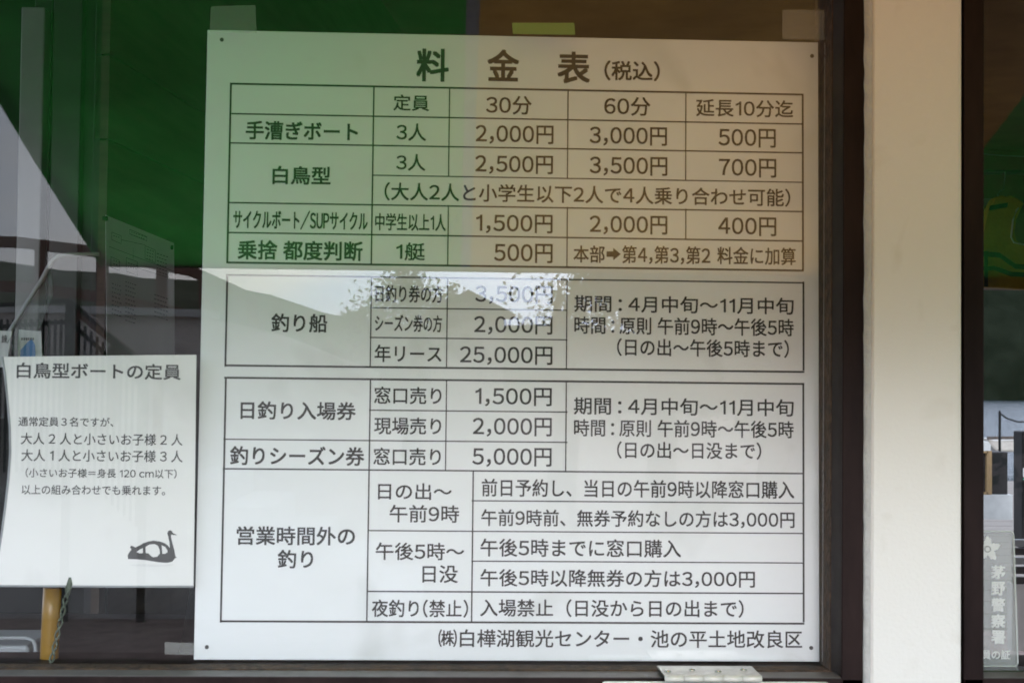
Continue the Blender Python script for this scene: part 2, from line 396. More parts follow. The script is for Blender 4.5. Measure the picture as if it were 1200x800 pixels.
for px, top, bot in ((-200, 278, 362), (-100, 280, 364), (-20, 282, 365), (48, 288, 366), (120, 296, 368), (190, 310, 370), (240, 322, 372), (297, 350, 386)):
    MB().bar(refl(px, top, YW - 0.2), refl(px, bot, YW - 0.2), 0.07, 0.07).build('post', 'redwood', gr)

sr = thing('stair_rail', 'black metal stair railing with thin upright bars before the stone wall', 'railing', refl(82, 470, YS))
top = rail_pts([(-160, 362), (10, 357), (82, 352), (170, 430)], YS)
low = rail_pts([(-160, 470), (10, 470), (82, 470), (170, 520)], YS)
q = MB()
for dz in (0, -0.12):
    for i in range(len(top) - 1): q.bar(top[i] + Vector((0, 0, dz)), top[i + 1] + Vector((0, 0, dz)), 0.03, 0.022)
q.build('rail', 'black', sr)
for px in (-160, 82, 170):
    tpy = 362 if px < 0 else (352 if px == 82 else 430)
    p = refl(px, tpy, YS); MB().bar(p, (p.x, YS, 0), 0.04, 0.04).build('post', 'black', sr)
px = -145
while px < 168:
    tpy = 360 if px < 82 else 352 + (px - 82) / 88 * 78
    p = refl(px, tpy + 14, YS)
    if abs(px - 82) > 3: MB().bar(p, (p.x, YS, max(0.02, p.z - 0.85)), 0.013, 0.013).build('baluster', 'black', sr)
    px += 7.0
st = MB(); p0 = refl(82, 470, YS); n_st = 7
ztop = 1.1
for k in range(n_st):
    st.box((p0.x + k * 0.28, YS - 0.1, 0.0), (p0.x + (k + 1) * 0.28 - 0.002, YS - 1.35, ztop * (1 - k / n_st)))
st.box((p0.x - 2.6, YS - 0.1, 0.0), (p0.x - 0.002, YS - 1.35, ztop + 0.02))
tag(st.build('stone_steps', 'concrete'), 'short flight of concrete steps with a landing below the stone wall', 'steps')

def tree(label, x, y, h, r, n_leaf, seed, z=0.0, leaf=(.05, .11)):
    rnd = random.Random(seed)
    tr = thing('tree', label, 'tree', (x, y, z), 'trees on the land side')
    trunk = MB(); trunk.tube([(x, y, z - 0.2), (x + 0.1, y, z + h * .3), (x - .1, y + .1, z + h * .6), (x, y, z + h * .9)], [.2, .15, .1, .03])
    tips = []
    for k in range(9):
        a = rnd.uniform(0, 6.28); hh = rnd.uniform(.35, .8) * h
        e = Vector((x + math.cos(a) * r * rnd.uniform(.5, .9), y + math.sin(a) * r * rnd.uniform(.5, .9), z + hh + rnd.uniform(.1, .3) * h))
        trunk.tube([(x, y, z + hh * .85), (Vector((x, y, z + hh)) + e) / 2, e], [.06, .04, .015], 6); tips.append(e)
    trunk.build('trunk', 'bark', tr)
    cr = MB(); cl = []
    for k in range(34):
        e = rnd.choice(tips); cl.append((e + Vector((rnd.gauss(0, r*.33), rnd.gauss(0, r*.33), rnd.gauss(0, h*.11))), rnd.uniform(.12, .3) * r))
    for k in range(n_leaf):
        c0, s0 = rnd.choice(cl); p = c0 + Vector((rnd.gauss(0, s0), rnd.gauss(0, s0), rnd.gauss(0, s0)))
        u = Vector((rnd.uniform(-1, 1), rnd.uniform(-1, 1), rnd.uniform(-1, 1))).normalized(); w = u.orthogonal().normalized()
        s1 = rnd.uniform(*leaf)
        cr.quad(p - u*s1, p - w*s1*.6, p + u*s1, p + w*s1*.6)
    cr.build('crown', 'leaf', tr)
    return tr
def tree_at(label, px, py_base, y, h, r, n_leaf, seed, leaf=(.05, .11)):
    p = refl(px, py_base, y); tree(label, p.x, y, h, r, n_leaf, seed, 0.0, leaf)
tree_at('broad leafy tree straight behind the viewer, seen against the pale sky', 770, 470, -15, 3.0, 1.1, 16000, 3, (.025, .06))
tree_at('rounder tree to the right with a low dense crown', 900, 470, -16, 2.9, 1.3, 7000, 5)
tree_at('slim small tree standing beside the end of the stone wall', 480, 470, -24, 2.7, .8, 7000, 8, (.025, .06))
tree_at('thin young tree with sparse twigs in front of the bright gap of sky', 655, 470, -15, 2.75, .7, 1500, 21, (.015, .04))
tree_at('tall dark broad tree reflected in the second window, beside the dense one', 1060, 470, -13, 3.0, 1.5, 8000, 11)
tree_at('dense spreading tree at the far end of the row of trees', 1215, 470, -13.5, 3.1, 1.6, 8000, 12)

# a small house far off
hp = refl(548, 420, -34); hz = refl(548, 345, -34).z
h0 = thing('house', 'small far off cream house with grey pitched roof below the hill', 'house', (hp.x, -34, 0))
MB().box((hp.x - .9, -34, 0), (hp.x + .9, -36, hz - .5)).build('wall', 'cream', h0)
MB().prism([(hp.x - 1.2, -33.7, hz - .5), (hp.x + 1.2, -33.7, hz - .5), (hp.x, -33.7, hz + .1)], (0, -2.6, 0)).build('roof', 'roof', h0)

# ---------------- the striped awning over the window
YA = -1.0
aF = [refl(px, 319, YA) for px in (118, 540, 551, 1033)]
xs_a = [aF[0].x, aF[1].x, aF[2].x, aF[3].x, aF[3].x + 1.6]; zA = (aF[0].z + aF[1].z + aF[3].z) / 3; zW = zA + 0.32 * 0.94
aw = thing('awning', 'striped awning of green and orange brown cloth sloping out above the window', 'awning', (xs_a[0], -0.06, zW))
for k, mm in enumerate(('green_cloth', 'seam_cloth', 'brown_cloth', 'green_cloth')):
    vs = []; nx, ny = 10, 14
    for j in range(ny + 1):
        for i in range(nx + 1):
            u, v = i / nx, j / ny
            x = xs_a[k] + (xs_a[k + 1] - xs_a[k]) * u; y = -0.06 + (YA + 0.06) * v
            z = zW + (zA - zW) * v - 0.012 * math.sin(math.pi * v) * (0.6 + 0.4 * math.sin(u * math.pi))
            vs.append((x, y, z))
    o = MB().add(vs, [(j*(nx+1)+i, j*(nx+1)+i+1, (j+1)*(nx+1)+i+1, (j+1)*(nx+1)+i) for j in range(ny) for i in range(nx)], True).build('cloth_stripe', mm, aw)
    o['label'] = ('green stripe of cloth at the open end', 'narrow greyish seam strip between the stripes', 'orange brown stripe of cloth', 'green stripe of cloth at the far end')[k]
MB().tube([(xs_a[0], YA, zA + .012), (xs_a[-1], YA, zA + .012)], 0.012).build('front_bar', 'greyalu', aw)
for x in (xs_a[0] + .01, xs_a[-1] - .01):
    MB().tube([(x, -0.06, zW + .02), (x, YA, zA + .012)], 0.012).build('side_arm', 'greyalu', aw)

ev = thing('shading_eave', 'dark brown timber eave, added out of view to shade the awning', 'eave', (0.8, -0.3, 2.25))  # unseen eave added to keep sky light off the upper awning cloth
MB().box((-2.2, -0.62, 2.25), (3.6, -0.052, 2.31)).build('shade_soffit', 'plywood', ev)
MB().box((-2.2, -0.66, 2.22), (3.6, -0.622, 2.36)).build('shade_fascia', 'plywood', ev)

# ================================================================== the booth
F0 = -0.060                                    # front of the frames
jx = at(966.8, 420, -0.018).x                  # glass edge at the right jamb
xl = -0.66                                     # left end of the big window
xo = at(1012.5, 400, F0).x                     # right outer edge of that frame
ZS, ZT = 1.049, 1.79                           # sill and head of the openings
xp0, xp1 = at(1020, 400, F0).x, at(1127.8, 400, F0).x
xr = at(1147.5, 400, F0).x                     # inner edge of the second window's stile
XE = 3.6

pil = thing('white_pillar', 'white painted pillar between the two dark brown windows', 'pillar', (xp0, F0, 0))
MB().box((xp0, F0, 0), (xp1, 0.10, 2.7)).build('pillar_face', 'pillar', pil, bevel=0.004)
se = MB(); nn = 150; fr = []
for k in range(nn + 1):
    z = 0.6 + 1.9 * k / nn
    jit = 0.0012 * noise.noise((z * 23, 1, 0)) + 0.0012 * noise.noise((z * 70, 4, 0)) + 0.0009 * noise.noise((z * 160, 2, 0))
    slope = -(0.0022) * (z - 1.35)
    fr.append((xo + jit + slope, z))
vs = [(x, F0 - 0.0030, z) for x, z in fr] + [(xp0 + 0.0005, F0 - 0.0012, z) for x, z in fr] + [(x, F0 + 0.02, z) for x, z in fr]
N1 = nn + 1
se.add(vs, [(k, k + 1, N1 + k + 1, N1 + k) for k in range(nn)] + [(k + 1, k, 2*N1 + k, 2*N1 + k + 1) for k in range(nn)], True)
se.build('sealant_bead', 'sealant', pil)

# front wall of the booth: above, below and beside the windows
fw = thing('booth_wall', 'front wall of the ticket booth around the two windows', 'wall', (-2.0, -0.05, 0))
MB().box((-2.2, -0.05, 0), (xl - 0.04, 0.08, 2.7)).build('wall_panel', 'pillar', fw)
MB().box((xl - 0.038, -0.045, ZT + 0.05), (xp0 - 0.002, 0.08, 2.7)).build('wall_panel', 'pillar', fw)
MB().box((xp1 + 0.002, -0.045, ZT + 0.05), (XE, 0.08, 2.7)).build('wall_panel', 'pillar', fw)
MB().box((xl - 0.038, -0.045, 0), (xp0 - 0.002, 0.08, ZS - 0.075)).build('wall_panel', 'pillar', fw)
MB().box((xp1 + 0.002, -0.045, 0), (XE, 0.08, ZS - 0.075)).build('wall_panel', 'pillar', fw)

def window(x0, x1, xg0, xg1, label, ledge_mat, zs, pane):
    """x0..x1 outer frame, xg0..xg1 glass opening"""
    w = thing('window', label, 'window', ((x0 + x1) / 2, F0, zs))
    yb, yl = -0.018, -0.041                     # glass line, front of the dusty ledge
    f = MB()                                    # flat outer faces
    f.box((x0, F0, zs - 0.072), (x1, 0.05, zs - 0.0042))
    f.box((x0, F0, ZT), (x1, 0.05, ZT + 0.045))
    f.box((xg1 + 0.0070, F0, zs - 0.0155), (x1, 0.05, ZT - 0.0005))
    f.box((x0, F0, zs - 0.0155), (xg0 - 0.0070, 0.05, ZT - 0.0005))
    f.build('frame', 'frame', w, bevel=0.0012)
    l = MB()                                    # bevelled lip, the bottom one coloured paler as if catching the sky
    l.prism([(xg0 - .012, yl, zs - .0012), (xg0 - .012, F0 + .002, zs - .0036), (xg0 - .012, F0 + .002, zs - .0157), (xg0 - .012, yl, zs - .0157)], (xg1 - xg0 + .024, 0, 0))
    l.build('frame_lip', 'lip', w); l = MB()
    l.prism([(xg1 + .001, yl, zs), (xg1 + .0068, F0 + .002, zs), (xg1 + .0069, F0 + .002, zs), (xg1 + .0069, yl, zs)], (0, 0, ZT - zs - .001))
    l.prism([(xg0 - .001, yl, zs), (xg0 - .0068, F0 + .002, zs), (xg0 - .0069, F0 + .002, zs), (xg0 - .0069, yl, zs)], (0, 0, ZT - zs - .001))
    l.build('frame_lip', 'lipside', w)
    d = MB()
    d.box((xg0 - .0067, yl + .0003, zs - .0155), (xg1 + .0067, yb + .002, zs))
    d.build('ledge', ledge_mat, w, bevel=0.001)
    s_ = MB()
    s_.box((xg1, yl + .0006, zs + .0003), (xg1 + .0068, 0.03, ZT - .001))
    s_.box((xg0 - .0068, yl + .0006, zs + .0003), (xg0, 0.03, ZT - .001))
    s_.build('glazing_bead', 'ledge', w)
    inner = MB().box((xg0 - .0115, yb + .0025, zs - .0155), (xg1 + .0115, 0.05, zs - .001)); inner.build('inner_sill', 'frame', w)
    MB().box((xg0 + .0005, GLASS_Y - .002, zs - .003), (xg1 - .0005, GLASS_Y + .002, ZT - .001)).build('glass_pane', pane, w)
    return w
window(xl, xo, xl + 0.05, jx, 'large dark brown window with the white price board behind its glass', 'ledge', ZS, 'glass')
zs2 = at(1170, 780, -0.018).z
xg2 = xr + 0.012
window(xp1 + 0.002, XE, xg2, XE - 0.05, 'second dark brown window right of the pillar with a grey plate at its foot', 'ledgegloss', zs2, 'thinglass')

# ---------------- inside of the booth
YB = 5.0
tag(MB().box((-1.6, 0.09, -0.02), (XE, YB, 0.03)).build('booth_floor', 'floor'), kind='structure')
tag(MB().box((-2.2, 0.09, 2.45), (XE, YB + .1, 2.55)).build('booth_ceiling', 'ceiling'), kind='structure')
tag(MB().box((XE - .02, 0.09, 0), (XE + .08, YB, 2.5)).build('right_wall', 'ceiling'), kind='structure')
xb0 = at(1140, 400, YB).x; xb1 = at(1340, 400, YB).x; zb = at(1170, 338, YB).z
bw = MB(); bw.box((-1.6, YB, 0), (xb0, YB + .1, 2.45)); bw.box((xb0 + .001, YB, zb), (xb1 - .001, YB + .1, 2.45)); bw.box((xb1, YB, 0), (XE, YB + .1, 2.45))
tag(bw.build('back_wall', 'ceiling'), 'brown back wall of the booth with an open hatch to the lake', 'wall')

# slanting plywood partition on the left, with the pinned notice
P0 = at(122, 400, 0.55); dW = Vector((0.13, 1, 0)).normalized(); nW = Vector((dW.y, -dW.x, 0))
pw = thing('plywood_wall', 'dark brown plywood inner wall with slanting grooves at the left', 'wall', (P0.x, P0.y, 0))
A, Bq = P0, P0 + dW * 2.6
def wall_at(px, py, lift=0.0): return hit(px, py, P0 + nW * lift, nW)
zz = [0.03, 1.0]
g1 = wall_at(130, 165).z; g2 = wall_at(130, 65).z
edges = [0.03, 0.9, g1, g2, 2.44]
for a_, b_ in zip(edges[:-1], edges[1:]):
    MB().prism([(A.x, A.y, a_ + .0015), (Bq.x, Bq.y, a_ + .0015), (Bq.x, Bq.y, b_ - .0015), (A.x, A.y, b_ - .0015)], -nW * .02).build('board', 'plywood', pw)
MB().prism([(A.x, A.y, .03), (Bq.x, Bq.y, .03), (Bq.x, Bq.y, 2.44), (A.x, A.y, 2.44)], -nW * .01).build('backing', 'rubber', pw).location = -nW * .012

# grey partition with aluminium posts, further left
pa = thing('glazed_partition', 'dark partition with upright aluminium posts at the far left inside', 'partition', at(0, 700, 0.60))
def post(px0, px1, y, d, m, name, py0=-200, py1=900):
    a, b_ = at(px0, py0, y), at(px1, py1, y)
    return MB().box((a.x, y, b_.z), (b_.x, y + d, min(a.z, 2.44))).build(name, m, pa, bevel=.002)
post(-260, 122, 0.66, .02, 'panel', 'panel')
post(25, 41, 0.60, .04, 'alu', 'post', py0=8, py1=560).__setitem__('label', 'pale aluminium post')
post(67, 86, 0.61, .03, 'greyalu', 'post', py1=560)
post(45, 50, 0.63, .02, 'rubber', 'seal', py1=560); post(99, 103, 0.63, .02, 'rubber', 'seal', py1=560)
MB().tube([at(121, -40, .56), at(125, 2, .56), at(127, 20, .56), at(127, 60, .56), at(125.5, 300, .56), at(124.5, 800, .56)], .0022).build('rubber_edge', 'greyalu', pa)

# pinned notice on the plywood
n0 = thing('pinned_notice', 'dim sheet of printed charts pinned on the plywood wall', 'notice', wall_at(165, 414, .004))
c4 = [wall_at(124, 252, .003), wall_at(204, 285, .003), wall_at(205, 425, .003), wall_at(125, 425, .003)]
MB().prism(c4, -nW * .0004).build('sheet', mat('notice_paper', (0.82, 0.82, 0.79), .6, var=.08), n0)
q = MB()
def wl(pts_, w=.0006):
    ps = [wall_at(px, py, .0040) for px, py in pts_]
    for i in range(len(ps) - 1): q.bar(ps[i], ps[i + 1], .0004, w)
def wrect(x0, y0, x1, y1, sl=.42): wl([(x0, y0), (x1, y0 + (x1-x0)*sl), (x1, y1 + (x1-x0)*sl), (x0, y1), (x0, y0)])
wrect(131, 272, 142, 281); wrect(152, 269, 172, 274); wrect(130, 301, 140, 313); wrect(148, 302, 161, 318, .36); wrect(170, 288, 182, 303)
wl([(142, 281), (170, 287)]); wl([(128, 289), (204, 318)]); wl([(156, 290), (156, 303)]); wl([(161, 314), (200, 326)])
q.build('chart_lines', mat('chart_print', (.16, .17, .16), .6), n0)
q = MB()
rn = random.Random(4)
for (x0, x1, y0, y1, st_) in ((133, 140, 276, 279, 3), (154, 170, 272, 278, 3), (184, 196, 297, 322, 4.2), (172, 180, 292, 304, 3.6), (150, 160, 308, 316, 4), (133, 139, 305, 312, 4), (131, 141, 332, 372, 5), (147, 158, 330, 380, 5), (181, 196, 345, 372, 5)):
    y = y0
    while y < y1:
        x = x0
        while x < x1:
            w_ = rn.uniform(1.0, 2.4); q.bar(wall_at(x, y + (x-x0)*.33, .0040), wall_at(x + w_, y + (x+w_-x0)*.33, .0040), .0004, .0013); x += w_ + 1.4
        y += st_
q.build('lettering', mat('faded_print', (.26, .27, .26), .6), n0)
for px, py in ((125.5, 256), (202.5, 290)):
    p = wall_at(px, py, .006); MB().tube([p, p - nW * .006], .0035, 8).build('pin', 'black', n0)

# bent grey stay arm leaning inside the glass
ar = thing('metal_stay', 'bent grey metal stay slanting up from the booklet, behind the glass at left', 'bracket', at(8, 396, .10))
MB().tube([at(-6, 415, .10), at(8, 394, .10), at(30, 358, .10), at(50, 326, .10), at(56, 314, .10), at(62, 305, .10), at(69, 300, .10), at(80, 298.5, .10), at(116, 298, .10)], .0024).build('rod', 'alu', ar)
MB().prism([at(10, 396, .104), at(51, 330, .104), at(60, 318, .104), at(62, 345, .104), at(36, 410, .104), at(18, 425, .104)], (0, .004, 0)).build('plate', clear_mat('smoky_plate', (.10, .12, .11), .4, .3), ar)

# booklet and leaflet by the sill
bk = thing('booklet', 'white booklet with black lettering at the far left edge', 'booklet', at(4, 430, .03))
MB().prism([at(-30, 386, .030), at(14, 388, .030), at(7, 430, .030), at(-30, 430, .030)], (0, .003, 0)).build('cover', 'whitebox', bk)
ofs = parent_world(bk)
def flat_frame(y, root):                          # upright surface facing the window
    return (lambda px, py: (at(px, py, y).x, at(px, py, y).z)), (Vector((0, y, 0)) - parent_world(root), Vector((1, 0, 0)), Vector((0, 0, 1)), Vector((0, -1, 0)))
uvf, fr3 = flat_frame(.0298, bk)
lettering('練/', (2, 392, 15, 402), uvf, fr3, 'ink', bk, .01)
lf = thing('leaflet', 'small pale leaflet with a blue picture, left above the swan notice', 'leaflet', at(34, 430, .05))
MB().prism([at(22, 386, .05), at(48, 388, .05), at(50, 430, .05), at(20, 430, .05)], (0, .002, 0)).build('page', 'whitebox', lf)
MB().prism([at(24, 410, .0495), at(33, 400, .0495), at(37, 397, .0495), at(41, 404, .0495), at(42, 428, .0495), at(23, 428, .0495)], (0, .0004, 0)).build('blue_picture', 'blue', lf)
uvf, fr3 = flat_frame(.0496, lf)
q = MB()
for x in (25, 27.6, 30.4, 32.6, 35.4, 38): q.box(at(x, 395.5, .0494), at(x + 1.7, 398.5, .0498))
q.build('heading', 'greyink', lf)

# ---------------- right window: vest, lamp, rail, lake side
la = thing('strip_lamp', 'unlit white fluorescent lamp with its tube, under the brown ceiling', 'lamp', at(1180, 140, 4.9))
MB().prism([at(1140, 132, 4.86), at(1330, 132, 4.86), at(1330, 151, 4.86), at(1140, 151, 4.86)], (0, .1, 0)).build('housing', 'lampwhite', la, bevel=.006)
MB().tube([at(1150, 158, 4.84), at(1330, 158, 4.84)], .015).build('lamp_tube', 'tube', la)
MB().box(at(1143, 151, 4.82), at(1151, 163, 4.88)).build('end_cap', 'lampwhite', la, bevel=.003)
MB().box(at(1156, 136, 4.855), at(1167, 142, 4.86)).build('rust_patch', 'rust', la)
tag(MB().tube([at(1138, 202, 4.7), at(1340, 202, 4.7)], .011).build('clothes_rail', 'greyalu'), 'thin horizontal rail above the yellow vest', 'rail')
tag(MB().tube([at(1138 + 20*i, 179 + 3 * math.sin(i * .5) + i * .5, 4.95) for i in range(10)], .003, 6).build('wire', 'alu'), 'thin pale wire sagging below the strip lamp', 'wire')
sh = thing('shelf', 'grey shelf board behind the yellow vest', 'shelf', at(1150, 238, 4.95))
MB().box(at(1138, 232, 4.90), at(1165, 244, 4.98)).build('board', 'alu', sh); MB().box(at(1138, 246, 4.92), at(1156, 253, 4.98)).build('bracket', 'greyalu', sh)
YV = 4.6
vt = thing('life_vest', 'yellow life vest with dark bands hung on a wire hanger', 'life vest', at(1176, 338, YV))
outl = [(1162,233),(1170,230),(1176,231.5),(1182,230),(1190,234),(1197,239),(1193,246),(1188,258),(1186,272),(1188,283),(1195,287),(1202,288),(1206,300),(1208,338),(1196,340),(1170,338),(1147,337),(1146,310),(1147,285),(1150,262),(1154,247)]
bm = bmesh.new()
cen = at(1174, 288, YV); fvs = [bm.verts.new(at(x, y, YV)) for x, y in outl]; fc = bm.faces.new(fvs)
r_ = bmesh.ops.inset_region(bm, faces=[fc], thickness=.014, depth=0.0); inner = [f for f in bm.faces if len(f.verts) == len(outl)][0]
for v in inner.verts: v.co.y -= .035
r_ = bmesh.ops.extrude_face_region(bm, geom=list(bm.faces)); 
bmesh.ops.translate(bm, verts=[v for v in r_['geom'] if isinstance(v, bmesh.types.BMVert)], vec=(0, .06, 0))
bmesh.ops.recalc_face_normals(bm, faces=bm.faces)
me = bpy.data.meshes.new('vest_body'); bm.to_mesh(me); bm.free()
o = parent_world(vt)
for v in me.vertices: v.co -= o
me.materials.append(M['vest']); vb = bpy.data.objects.new('vest_body', me); COL.objects.link(vb); vb.parent = vt
vb.modifiers.new('bevel', 'BEVEL').width = .006
yv = YV - .040
def band(pts_, h, name, m):
    g_ = MB(); ps = [at(px, py, yv) for px, py in pts_]
    g_.add([p + Vector((0, 0, h/2)) for p in ps] + [p - Vector((0, 0, h/2)) for p in ps], [(i, i+1, len(ps)+i+1, len(ps)+i) for i in range(len(ps)-1)])
    o_ = g_.build(name, m, vt); so = o_.modifiers.new('thick', 'SOLIDIFY'); so.thickness = .004; return o_
band([(1147,297),(1160,298),(1172,299),(1180,305),(1190,312),(1207,313)], .022, 'band', 'webbing')
band([(1147,315),(1165,314),(1185,321),(1207,322)], .020, 'band', 'webbing')
MB().box(at(1153.5, 294, yv-.004), at(1157.5, 336, yv)).build('strap', 'webbing', vt)
MB().prism([at(1160,241,yv), at(1181,237.5,yv), at(1180,243,yv), at(1158.5,247,yv)], (0,-.003,0)).build('name_patch', 'webbing', vt)
MB().tube([at(1197,239,YV-.02), at(1191,247,yv), at(1187,258,yv), at(1185,278,yv), at(1188,284,yv), at(1201,287,yv)], .004, 6).build('piping', 'piping', vt)
MB().tube([at(1170,231,YV), at(1169,228,YV), at(1172,224,YV), at(1176,222,YV), at(1177,214,YV), at(1178,206,YV), at(1177,201,YV)], .003, 6).build('hanger', 'wire', vt)

# through the hatch
dk = thing('dock', 'weathered plank jetty running out to the lake', 'jetty', at(1175, 620, 9)); dk.location.z = 0
for k in range(26):
    y = 6.5 + k * .5
    MB().box((.8, y, -.12), (9.0, y + .47, .0)).build('plank', 'dock', dk)
cb = thing('wooden_cabinet', 'white topped display cabinet with pale wooden frame on the jetty', 'cabinet', at(1150, 602, 9.0))
Yc = 8.2
MB().box(at(1120, 540, Yc), at(1161.5, 604, Yc + .4)).build('base', 'lampwhite', cb) if False else None
MB().box(at(1110, 579, Yc), at(1161, 602, Yc + .4)).build('base', 'lampwhite', cb)
MB().prism([at(1110, 518, Yc), at(1158, 517, Yc), at(1161, 521, Yc), at(1161, 528, Yc), at(1110, 528, Yc)], (0, .4, 0)).build('top', 'lampwhite', cb)
q = MB(); q.box(at(1156.5, 528, Yc), at(1160.5, 579, Yc + .03)); q.box(at(1110, 528, Yc), at(1156.3, 530.5, Yc + .03)); q.box(at(1110, 576, Yc), at(1156.3, 579, Yc + .03)); q.build('wooden_frame', 'wood', cb)
MB().box(at(1110, 529, Yc + .04), at(1159, 578, Yc + .38)).build('dark_interior', 'panel', cb)
bt = thing('rowing_boat', 'pale wooden rowing boat moored off the jetty', 'boat', at(1180, 532, 27))
Yt = 26
hv = [(1157, 513), (1166, 516), (1230, 514), (1300, 512), (1296, 528), (1230, 531), (1168, 529), (1160, 521)]
MB().prism([at(x, y, Yt) for x, y in hv], (0, 1.3, 0)).build('hull', 'hull', bt, bevel=.05)
MB().bar(at(1157, 513, Yt - .02), at(1300, 511.5, Yt - .02), .05, .06).build('gunwale', 'bark', bt)
tag(MB().tube([at(1171.5, 481, 24), at(1171.5, 550, 24)], .025, 8).build('mooring_pole', 'black'), 'thin dark mooring pole with a rope beside the rowing boat', 'pole')
tag(MB().tube([at(1171.5, 484, 24), at(1180, 490, 24), at(1192, 494, 24), at(1215, 494, 24), at(1240, 488, 24)], .015, 6).build('mooring_rope', 'black'), 'dark rope sagging from the mooring pole', 'rope')
dm = thing('ticket_machine', 'black cabinet with a pale band and green line at the right edge', 'cabinet', at(1195, 640, 7.0))
Ym = 7.4
MB().box(at(1198, 505, Ym), at(1250, 640, Ym + .15)).build('body', 'black', dm, bevel=.01)
MB().box(at(1199, 548, Ym - .004), at(1249, 559, Ym - .001)).build('pale_band', 'lampwhite', dm)
MB().box(at(1199, 560, Ym - .004), at(1249, 562.5, Ym - .001)).build('green_line', mat('green_line_paint', (.02, .22, .12), .5), dm)
wl_ = thing('low_shutter', 'low grey slatted shutter at the bottom right behind the plate', 'shutter', at(1195, 690, 5.5))
for y0 in (632, 642, 653, 664, 676):
    MB().box(at(1188, y0, 5.5), at(1250, y0 + 7.5, 5.53)).build('slat', 'alu' if y0 in (632, 653) else 'panel', wl_)
MB().box(at(1186, 684, 5.5), at(1250, 760, 5.56)).build('lower_panel', 'concrete', wl_)

# ---------------- police plate standing against the second pane
YP = GLASS_Y - .0045
pp = thing('police_plate', 'frosted grey plate with a white emblem and upright white writing', 'plate', at(1168, 779, YP))
cx0, cx1, cy0, cy1 = 1118, 1188, 622, 779
rr_ = []
for (ccx, ccy, a0) in ((cx1 - 5, cy0 + 5, 0), (cx0 + 5, cy0 + 5, 90), (cx0 + 5, cy1 - 3, 180), (cx1 - 2, cy1 - 3, 270)):
    for k in range(6):
        a = R(a0 + 18 * k); rr_.append((ccx + (4.5 if cx1 > 0 else 0) * math.cos(a) + (ccy - cy0) / (cy1 - cy0) * (2.0 if ccx > 1150 else 0), ccy - 4.5 * math.sin(a)))
MB().prism([at(x, y, YP) for x, y in rr_], (0, .003, 0)).build('plate_body', 'acrylic', pp)
q = MB(); rim = [at(x, y, YP - .0004) for x, y in rr_]; q.tube(rim + rim[:1], .0011, 6); q.build('rim', clear_mat('rim_acrylic', (.62, .66, .64), .6), pp)
em = []
ex, ey = 1157.5, 643
for k in range(40):
    a = 2 * math.pi * k / 40; ph = (k % 8) / 8 * 2 * math.pi
    r_e = 11.5 + 3.6 * math.cos(ph) + 1.0 * math.cos(3 * ph + 1)
    em.append((ex + r_e * math.sin(a), ey - r_e * math.cos(a)))
MB().prism([at(x, y, YP - .0006) for x, y in em], (0, .0004, 0)).build('emblem', 'whiteink', pp)
q = MB(); cc = [at(ex + 3.4 * math.cos(k * math.pi / 8), ey + 3.4 * math.sin(k * math.pi / 8), YP - .0008) for k in range(17)]; q.tube(cc, .0006, 5); q.build('emblem_ring', clear_mat('ring_grey', (.35, .36, .35), .9), pp)
uvf, fr3 = flat_frame(YP - .0006, pp)
for ch, y0, y1 in (('茅', 662, 678), ('野', 681, 697), ('警', 700, 716), ('察', 719, 735), ('署', 738, 754)):
    lettering(ch, (1161.5, y0, 1178, y1), uvf, fr3, 'whiteink', pp, .03, lift=0)
lettering('員の証', (1150, 761, 1184, 772), uvf, fr3, 'whiteink', pp, .02, lift=0)

# ================================================================== the price board
TH = R(1.4)
HS = 0.64967; WS = 0.65
pb = thing('price_board', 'large white price board with three black ruled tables of Japanese writing', 'sign', (0, 0, 1.05))
pb.rotation_euler = (-TH, 0, 0)
SO = Vector((0, 0, 1.05)); SU = Vector((1, 0, 0)); SV = Vector((0, math.sin(TH), math.cos(TH))); SN = Vector((0, -math.cos(TH), math.sin(TH)))
def suv(px, py):
    p = hit(px, py, SO, SN) - SO; return p.dot(SU), p.dot(SV)
def loc_mesh(name, quads, m, parent, z, more=()):
    g_ = MB()
    for (u0, v0, u1, v1) in more: g_.add([(u0, -z - .00007, v0), (u1, -z - .00007, v0), (u1, -z - .00007, v1), (u0, -z - .00007, v1)], [(0, 1, 2, 3)])
    for (u0, v0, u1, v1) in quads: g_.add([(u0, -z, v0), (u1, -z, v0), (u1, -z, v1), (u0, -z, v1)], [(0, 1, 2, 3)])
    me = bpy.data.meshes.new(name); me.from_pydata(g_.v, [], g_.f); me.materials.append(M[m])
    o_ = bpy.data.objects.new(name, me); COL.objects.link(o_); o_.parent = parent; return o_
me = bpy.data.meshes.new('panel'); g_ = MB().box((0, 0, 0), (WS, .003, HS)); me.from_pydata(g_.v, [], g_.f); me.materials.append(M['board'])
o = bpy.data.objects.new('panel', me); COL.objects.link(o); o.parent = pb
bv = o.modifiers.new('bevel', 'BEVEL'); bv.width = .0008; bv.segments = 2
SF = (Vector((0, 0, 0)), Vector((1, 0, 0)), Vector((0, 0, 1)), Vector((0, -1, 0)))
for px, py in ((260, 47), (951.5, 66), (242.5, 757.5), (950.5, 758.5)):
    u, v = suv(px, py)
    g_ = MB().tube([(u, .0005, v), (u, -.0009, v)], .0021, 10)
    me = bpy.data.meshes.new('screw_head'); me.from_pydata(g_.v, [], g_.f); me.materials.append(M['greyink'])
    o = bpy.data.objects.new('screw_head', me); COL.objects.link(o); o.parent = pb

